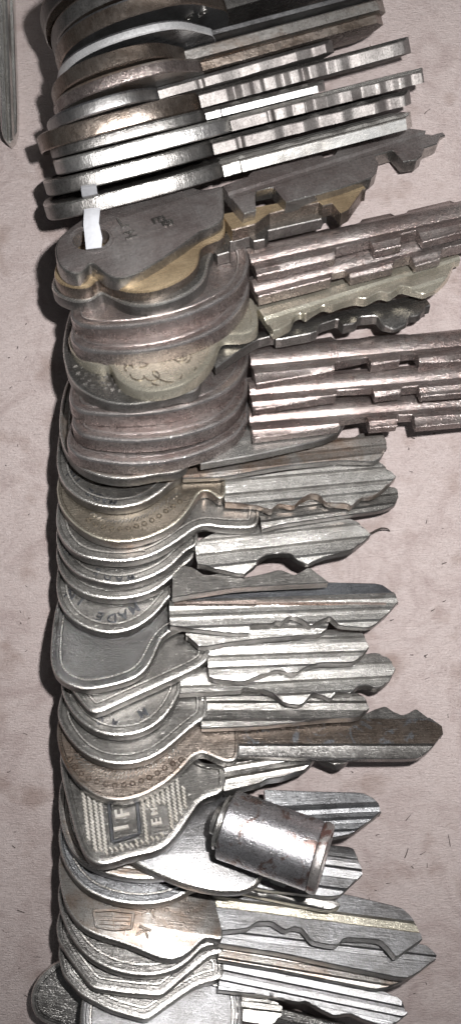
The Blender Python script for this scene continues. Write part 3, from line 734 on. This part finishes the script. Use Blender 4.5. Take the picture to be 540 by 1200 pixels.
# ---------------------------------------------------------------- the upright keys at the top, seen on edge
def upright(P0, P1, z0, z1, tilt, t, mat, bmat, label, bowlen=23, dep=4.5, bw=21, blw=8.0, cuts=(), tipr=1, prof='one', bev=.35, ward=False, bulge=1.0, text=None, shoulder=1.2, sq=.8, emat='edge_dark', bemat=None):
    A, B = at(P0[0], P0[1], z0), at(P1[0], P1[1], z1)
    u = (B-A).normalized(); h = Vector((0, 0, 1)).cross(u).normalized()
    a = math.radians(tilt); v = (h*math.cos(a)-Vector((0, 0, 1))*math.sin(a)); v = (v-u*v.dot(u)).normalized(); n = u.cross(v)
    m = Matrix((u, v, n)).transposed().to_4x4(); m.translation = A*MM
    r = root('key', m, label)
    Ltot = (B-A).length; c = bowlen/2; e = dep; pts = []
    hh = bw/2; cy = hh-e
    for i in range(40):
        th = 2*math.pi*i/40
        x = c-c*math.copysign(abs(math.cos(th))**(.85), math.cos(th)); y = cy-hh*math.copysign(abs(math.sin(th))**sq, math.sin(th))
        # neck side widens into the blade
        if x > c*1.5:
            k_ = (x-c*1.5)/(c*.5); y = y*(1-k_)+(max(min(y, blw), 0))*k_
        pts.append((x, y))
    bo = plate('bow', smooth_closed(pts, 2), t, mat, r, bevel=bev, rim=1.2, recess=.25, edge=emat)
    lo = [(bowlen-.8, 0)]
    L = Ltot
    for x0, d, w, s in cuts:       # position fraction, depth, flat width, slope run
        x = bowlen+(L-bowlen)*x0
        lo += [(x-w/2-s, 0), (x-w/2, d), (x+w/2, d), (x+w/2+s, 0)]
    lo += [(L-1.6*tipr, 0), (L, 2.0*tipr)]
    if len(cuts) > 2:
        jr = random.Random(int(P0[1])); new = [lo[0]]
        for (xa, va), (xb, vb) in zip(lo[:-1], lo[1:]):
            nseg = max(1, int((xb-xa)/1.3))
            for j in range(1, nseg+1): new.append((xa+(xb-xa)*j/nseg, va+(vb-va)*j/nseg+jr.uniform(-.13, .13)))
        lo = chaikin(new, 2)
    up = [(bowlen-.8, blw), (L-2.2*tipr, blw), (L-.6, blw*.75), (L, 2.0*tipr+.1)]
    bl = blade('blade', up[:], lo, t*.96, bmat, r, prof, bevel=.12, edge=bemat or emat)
    return r, bo, bl, m

U = []
def cutset(seed, n, d=(.8, 2.4), w=(.8, 1.6), s=(.4, 1.0), a=.1, b=.92):
    q = random.Random(seed); return [(a+(b-a)*(i+.5)/n+q.uniform(-.012, .012), q.uniform(*d), q.uniform(*w), q.uniform(*s)) for i in range(n)]
upright((50,243),(487,130), 14.0, 9.0, 64, 2.1, 'steel', 'steel_bright', 'steel key on edge with a broad white reflecting blade, next to the taped dark key', cuts=[(.03,.5,1.2,.1)], dep=2, bw=18, sq=.45, emat='edge_dark', bemat='steel_worn_glint', bowlen=25.5)
upright((50,214),(486,103), 14.6, 9.4, 65, 2.0, 'steel', 'steel_dark', 'steel key on edge just above the broad white blade, tape end in front', cuts=[(.1,.8,.6,.2),(.33,.35,.8,1.2),(.5,.8,.7,1.8),(.70,.5,1.6,1.4),(.86,.9,.6,1.3)], dep=2, bw=18, sq=.45, emat='edge_dark', bemat='edge_matte', bowlen=24)
upright((62,188),(501,77), 15.0, 9.8, 66, 2.0, 'steel_bright', 'steel_bright', 'bright key on edge with a long glaring bow rim and curled tip', cuts=[(.17,1,.5,.2),(.29,.4,.3,1.2),(.40,.9,.4,1.2),(.52,.5,.9,1.3),(.65,1.0,.3,1.6),(.79,.5,1.0,.9),(.92,.7,.4,1.1)], dep=2, bw=18, sq=.4, emat='edge_steel', bemat='edge_matte', bowlen=25)
upright((57,172),(384,91), 15.4, 11.9, 67, 1.5, 'steel_dark', 'steel', 'short key on edge with a serrated looking straight blade', cuts=[(.05,.6,.5,.1)], dep=2.2, bw=18, sq=.5, emat='edge_dark', bemat='edge_steel', bowlen=22)
upright((41,157),(485,39), 15.8, 10.6, 69, 2.2, 'brown_metal', 'steel_dark', 'thick brown key on edge with a row of square cuts', cuts=cutset(8, 6, d=(.4,.9), w=(.2,1.0), s=(.3,1.1), a=.08, b=.74), dep=3, bw=19, sq=.6, emat='brown_metal', bemat='edge_matte', bowlen=23)
upright((53,137),(393,42), 16.2, 12.3, 72, 1.7, 'steel_cool', 'steel_dull', 'bluish grey key on edge with scalloped cuts and a blunt end', cuts=[(.2,.6,.5,.3),(.42,.5,1.2,1.9),(.64,.35,1.5,1.6),(.84,.5,1.0,1.6)], dep=4, bw=20, emat='edge_steel', bemat='edge_matte', bowlen=16)
upright((60,115),(451,8), 16.6, 12.0, 76, 1.7, 'steel_stained', 'brown_metal', 'pinkish worn key on edge with a plain straight blade', cuts=[], dep=5.2, bw=21, emat='nickel_edge', bemat='brown_metal', bowlen=21)
upright((57,96),(453,-9), 17, 12.2, 79, 1.9, 'brown_metal', 'steel_stained', 'dark brown key on edge with a bright glint on its curved rim', cuts=[], dep=5.8, bw=22, emat='brown_metal', bemat='steel_stained', bowlen=19)
rK3 = upright((63,78),(454,-24), 17.4, 12.6, 82, 1.2, 'steel_cool', 'steel_dull', 'light grey rimmed key on edge stamped with a number', cuts=[], dep=6.0, bw=22, emat='edge_bright', bemat='steel_dull', bowlen=22)
rK2 = upright((60,48),(450,-62), 17.6, 13, 83, 2.2, 'steel_dull', 'steel_dark', 'broad brown key on edge directly above the number stamped one', cuts=[], dep=6.0, bw=22, emat='brown_metal', bemat='steel_dark', bowlen=24)
upright((55,28),(450,-88), 17.6, 13, 84, 2.0, 'brown_metal', 'brown_metal', 'brown key on edge, next to last at the upper end', cuts=[], dep=6, bw=22)
upright((42,4),(440,-116), 17.6, 13, 84, 2.0, 'brown_metal', 'brown_metal', 'topmost brown key at the upper end of the row', cuts=[], dep=6, bw=22)

_r, _bo, _bl, _m = rK2
o_ = letters('lettering', [('6', (17.6, 1.0), math.radians(75), 2.6, .9), ('9', (19.4, .8), math.radians(75), 2.6, .9)], 'steel', _bo, z=0)
o_.rotation_euler = (math.pi, 0, 0); o_.location = (0, -.5*MM, -2.2*MM)

# ---------------------------------------------------------------- white tape through the hole
def ribbon():
    bm = bmesh.new(); path = [((107,215), 13.5, 9), ((108,226), 12.4, 9), ((110,250), 10.0, 9.5), ((108,268), 10.4, 9), ((110,285), 9.8, 9.5), ((111,293), 9.4, 8.5)]
    f = FR['12']
    zf_ = lambda x, y: f.hit(x, y).z
    path = [((104,213), 13.2, 8.5), ((104,219), 15.4, 9), ((105,226), 13.6, 9), ((107,236), 11.5, 9), ((108,247), zf_(108,247)+1.6, 9.3), ((107,262), zf_(107,262)+1.3, 9), ((110,280), zf_(110,280)+.8, 10), ((110,291), zf_(110,291)+.55, 9)]
    rows = []
    for (p, z, w) in path:
        row = []
        for s in (-1, -.3, .3, 1):
            q = at(p[0]+s*w, p[1]-s*1.2, z+(.18 if abs(s) < .5 else 0)); row.append(q)
        rows.append(row)
    vs = [[[bm.verts.new(q*MM-Vector((0, 0, d*.00025))) for q in row] for row in rows] for d in (0, 1)]
    for i in range(len(rows)-1):
        for j in range(3):
            bm.faces.new((vs[0][i][j], vs[0][i][j+1], vs[0][i+1][j+1], vs[0][i+1][j]))
            bm.faces.new((vs[1][i][j], vs[1][i+1][j], vs[1][i+1][j+1], vs[1][i][j+1]))
        bm.faces.new((vs[0][i][0], vs[0][i+1][0], vs[1][i+1][0], vs[1][i][0]))
        bm.faces.new((vs[0][i][3], vs[1][i][3], vs[1][i+1][3], vs[0][i+1][3]))
    for i in (0, -1):
        for j in range(3): bm.faces.new((vs[0][i][j], vs[0][i][j+1], vs[1][i][j+1], vs[1][i][j]))
    o = finish('cord_tape', bm, 'white_tape', sharp=60)
    tag(o, 'flat white tape threaded through the hole of the dark grey key', 'tape')
ribbon()

# ---------------------------------------------------------------- barrel cap
def barrel():
    zc = 15.0
    A, B = at(266, 966, zc-1), at(380, 1007, zc+2.2)
    u = (B-A).normalized(); n = Vector((0, 0, 1)); n = (n-u*n.dot(u)).normalized(); v = n.cross(u)
    m = Matrix((u, v, n)).transposed().to_4x4(); m.translation = A*MM
    r = root('barrel_cap', m, 'rust blotched steel barrel cap lying across the lower keys', 'cap', None)
    L = (B-A).length; R = 4.45
    def lathe(name, prof, mat, seg=48, parent=r):
        bm = bmesh.new(); rings = []
        for x, rr in prof:
            rings.append([bm.verts.new((x*MM, rr*math.cos(a)*MM, rr*math.sin(a)*MM)) for a in [2*math.pi*i/seg for i in range(seg)]])
        for P_, Q in zip(rings[:-1], rings[1:]):
            for i in range(seg): bm.faces.new((P_[i-1], P_[i], Q[i], Q[i-1]))
        bm.faces.new(rings[0]); bm.faces.new(rings[-1])
        return finish(name, bm, mat, parent, sharp=40)
    lathe('barrel', [(0, R-.5), (.03, R-.12), (.15, R), (L-1.5, R*.985), (L-1.2, R*.96), (L-1.1, R*.9)], 'cap_metal')
    lathe('lip', [(L-1.15, R*.86), (L-1.1, R*.99), (L-.7, R*1.02), (L-.1, R*1.0), (L+.1, R*.94), (L+.05, R*.84), (L-.3, R*.80), (L-1.0, R*.78)], 'rust')
    lathe('inner_core', [(L-1.1, R*.8), (L-.9, R*.78), (L-.8, R*.3), (L-1.0, R*.25)], 'steel_dark')
    # crimped seam
    lathe('collar', [(-1.9, 1.5), (-1.8, 1.8), (-.95, 1.9), (-.9, 3.3), (-.8, 3.5), (-.45, 3.5), (-.4, 3.1), (.2, 3.1)], 'steel_bright')
    bm = bmesh.new()
    bmesh.ops.create_cube(bm, size=1); 
    for w in bm.verts: w.co = Vector((w.co.x*2.6+L*.62, w.co.y*1.5-R-.5, w.co.z*1.3-1.6))*MM
    bmesh.ops.bevel(bm, geom=bm.edges[:], offset=.3*MM, segments=2, affect='EDGES')
    finish('locating_tab', bm, 'steel_bright', r)
barrel()

# ---------------------------------------------------------------- grooved bar in the top left corner
def bar():
    pl = (2.6, 0, 0); f = Frame(pl, (4, 0), (10, 168))
    r = root('metal_bar', f.matrix(), 'narrow grooved shiny bar with a rounded end, alone in the upper left corner', 'bar', None)
    PROF['bar'] = [(0,-1.2),(.22,-.9),(.3,-.25),(.36,-.1),(.42,-.6),(.5,-.6),(.56,-.05),(.8,0),(.92,-.3),(1,-.8)]
    up = [(13,-60),(14,0),(16,60),(18,120),(18,150),(15,161),(10,166)]; lo = [(-9,-60),(-7,0),(-4,60),(-1,120),(1,150),(4,161),(9,166)]
    blade('shaft', [f.loc(*p) for p in up], [f.loc(*p) for p in lo], 2.4, 'steel_bright', r, 'bar')
bar()

# ---------------------------------------------------------------- hair and lint
def strand(pts, rad, mat='dark_fibre'):
    bm = bmesh.new(); rings = []
    P = [Vector(p) for p in pts]
    for i, p in enumerate(P):
        t_ = (P[min(i+1, len(P)-1)]-P[max(i-1, 0)]).normalized(); s = t_.cross(Vector((0, 0, 1))).normalized(); q = t_.cross(s)
        rr = rad*(1-.6*i/len(P))
        rings.append([bm.verts.new((p+s*(rr*math.cos(a))+q*(rr*math.sin(a)))*MM) for a in [2*math.pi*j/6 for j in range(6)]])
    for A, B in zip(rings[:-1], rings[1:]):
        for j in range(6): bm.faces.new((A[j-1], A[j], B[j], B[j-1]))
    return bm
hz = FR['26'].hit(432, 625).z
pp = [(432,626),(436,624),(441,621),(446,619),(450,619),(454,620),(456,622)]
o = finish('hair', strand([at(x, y, hz-.8-(hz-1.2)*i/6) for i, (x, y) in enumerate(pp)], .16), 'dark_fibre')
tag(o, 'short curved dark hair at the pointed tip of a steel key', 'hair')
q = random.Random(9)
lint = bmesh.new()
spots = [(526,985,14,100),(478,958,9,50),(476,1000,12,70),(495,1000,8,30),(455,1035,6,10),(500,130,9,40),(520,660,6,20),(25,1068,9,-20),(500,795,6,20),(30,860,6,160),(430,1010,5,0)]
for _ in range(48): spots.append((q.uniform(400, 540), q.uniform(420, 1190), q.uniform(2, 6), q.uniform(0, 180)))
for _ in range(22): spots.append((q.uniform(2, 50), q.uniform(200, 1190), q.uniform(2, 5), q.uniform(0, 180)))
for x, y, l, a in spots:
    a = math.radians(a); c = q.uniform(-.25, .25)
    pts = [at(x+math.cos(a)*l*s-math.sin(a)*c*l*s*s, y-math.sin(a)*l*s-math.cos(a)*c*l*s*s, .08) for s in (-.5, -.2, .1, .5)]
    b2 = strand(pts, q.uniform(.035, .08)); me = bpy.data.meshes.new('tmp'); b2.to_mesh(me); b2.free(); lint.from_mesh(me); bpy.data.meshes.remove(me)
o = finish('lint', lint, 'dark_fibre'); tag(o, 'tiny dark fibres scattered over the board', 'lint', kind='stuff')

# ---------------------------------------------------------------- board
bm = bmesh.new(); nx = 60
vs = [[bm.verts.new((x*MM, y*MM, (.12*math.sin(x*.09+1)*math.sin(y*.06)-.14)*MM)) for x in np.linspace(-160, 160, nx)] for y in np.linspace(-220, 220, nx)]
for i in range(nx-1):
    for j in range(nx-1): bm.faces.new((vs[i][j], vs[i][j+1], vs[i+1][j+1], vs[i+1][j]))
o = finish('board', bm, 'board'); tag(o, 'pinkish brown fibrous cardboard under the keys', 'board', kind='structure')

# ---------------------------------------------------------------- camera and light
cd = bpy.data.cameras.new('camera'); cam = bpy.data.objects.new('camera', cd); COL.objects.link(cam); scene.camera = cam
cam.location = (0, 0, CAM*MM); cd.sensor_fit = 'VERTICAL'; cd.angle = 2*math.atan(75/CAM); cd.clip_start = .005; cd.clip_end = 5

ld = bpy.data.lights.new('phone_flash', 'SPOT'); ld.shadow_soft_size = .0025; ld.energy = 1.3; ld.color = (1, .985, .965)
ld.spot_size = math.radians(106); ld.spot_blend = 1.0
lo_ = bpy.data.objects.new('phone_flash', ld); COL.objects.link(lo_)
X, Y = ground(430, 470); lo_.location = (X*MM, Y*MM, (CAM+2)*MM)
tx, ty = ground(410, 540); lo_.rotation_euler = (Vector((tx*MM, ty*MM, 0))-lo_.location).to_track_quat('-Z', 'Y').to_euler()

for nm, loc, sz, en, col in (('added_reflect_panel_top', (.25, .95, 1.0), (.8, .3), 1.1, (1, .97, .93)), ('added_reflect_panel_side', (.9, -.5, 1.1), (.3, .9), 1.2, (.92, .96, 1))):  # unseen area lamps added to give the metal something to reflect
    l2 = bpy.data.lights.new(nm, 'AREA'); l2.shape = 'RECTANGLE'; l2.size, l2.size_y = sz; l2.energy = en; l2.color = col
    q2 = bpy.data.objects.new(nm, l2); COL.objects.link(q2); q2.location = loc; q2.rotation_euler = (-Vector(loc)).to_track_quat('-Z', 'Y').to_euler()
w = bpy.data.worlds.new('World'); scene.world = w; w.use_nodes = True
bg = w.node_tree.nodes['Background']; bg.inputs[0].default_value = (.95, .97, 1, 1); bg.inputs[1].default_value = .055

scene.view_settings.view_transform = 'Standard'; scene.view_settings.look = 'None'; scene.view_settings.exposure = 0; scene.view_settings.gamma = 1
scene.cycles.max_bounces = 8
scene.cycles.sample_clamp_indirect = 4
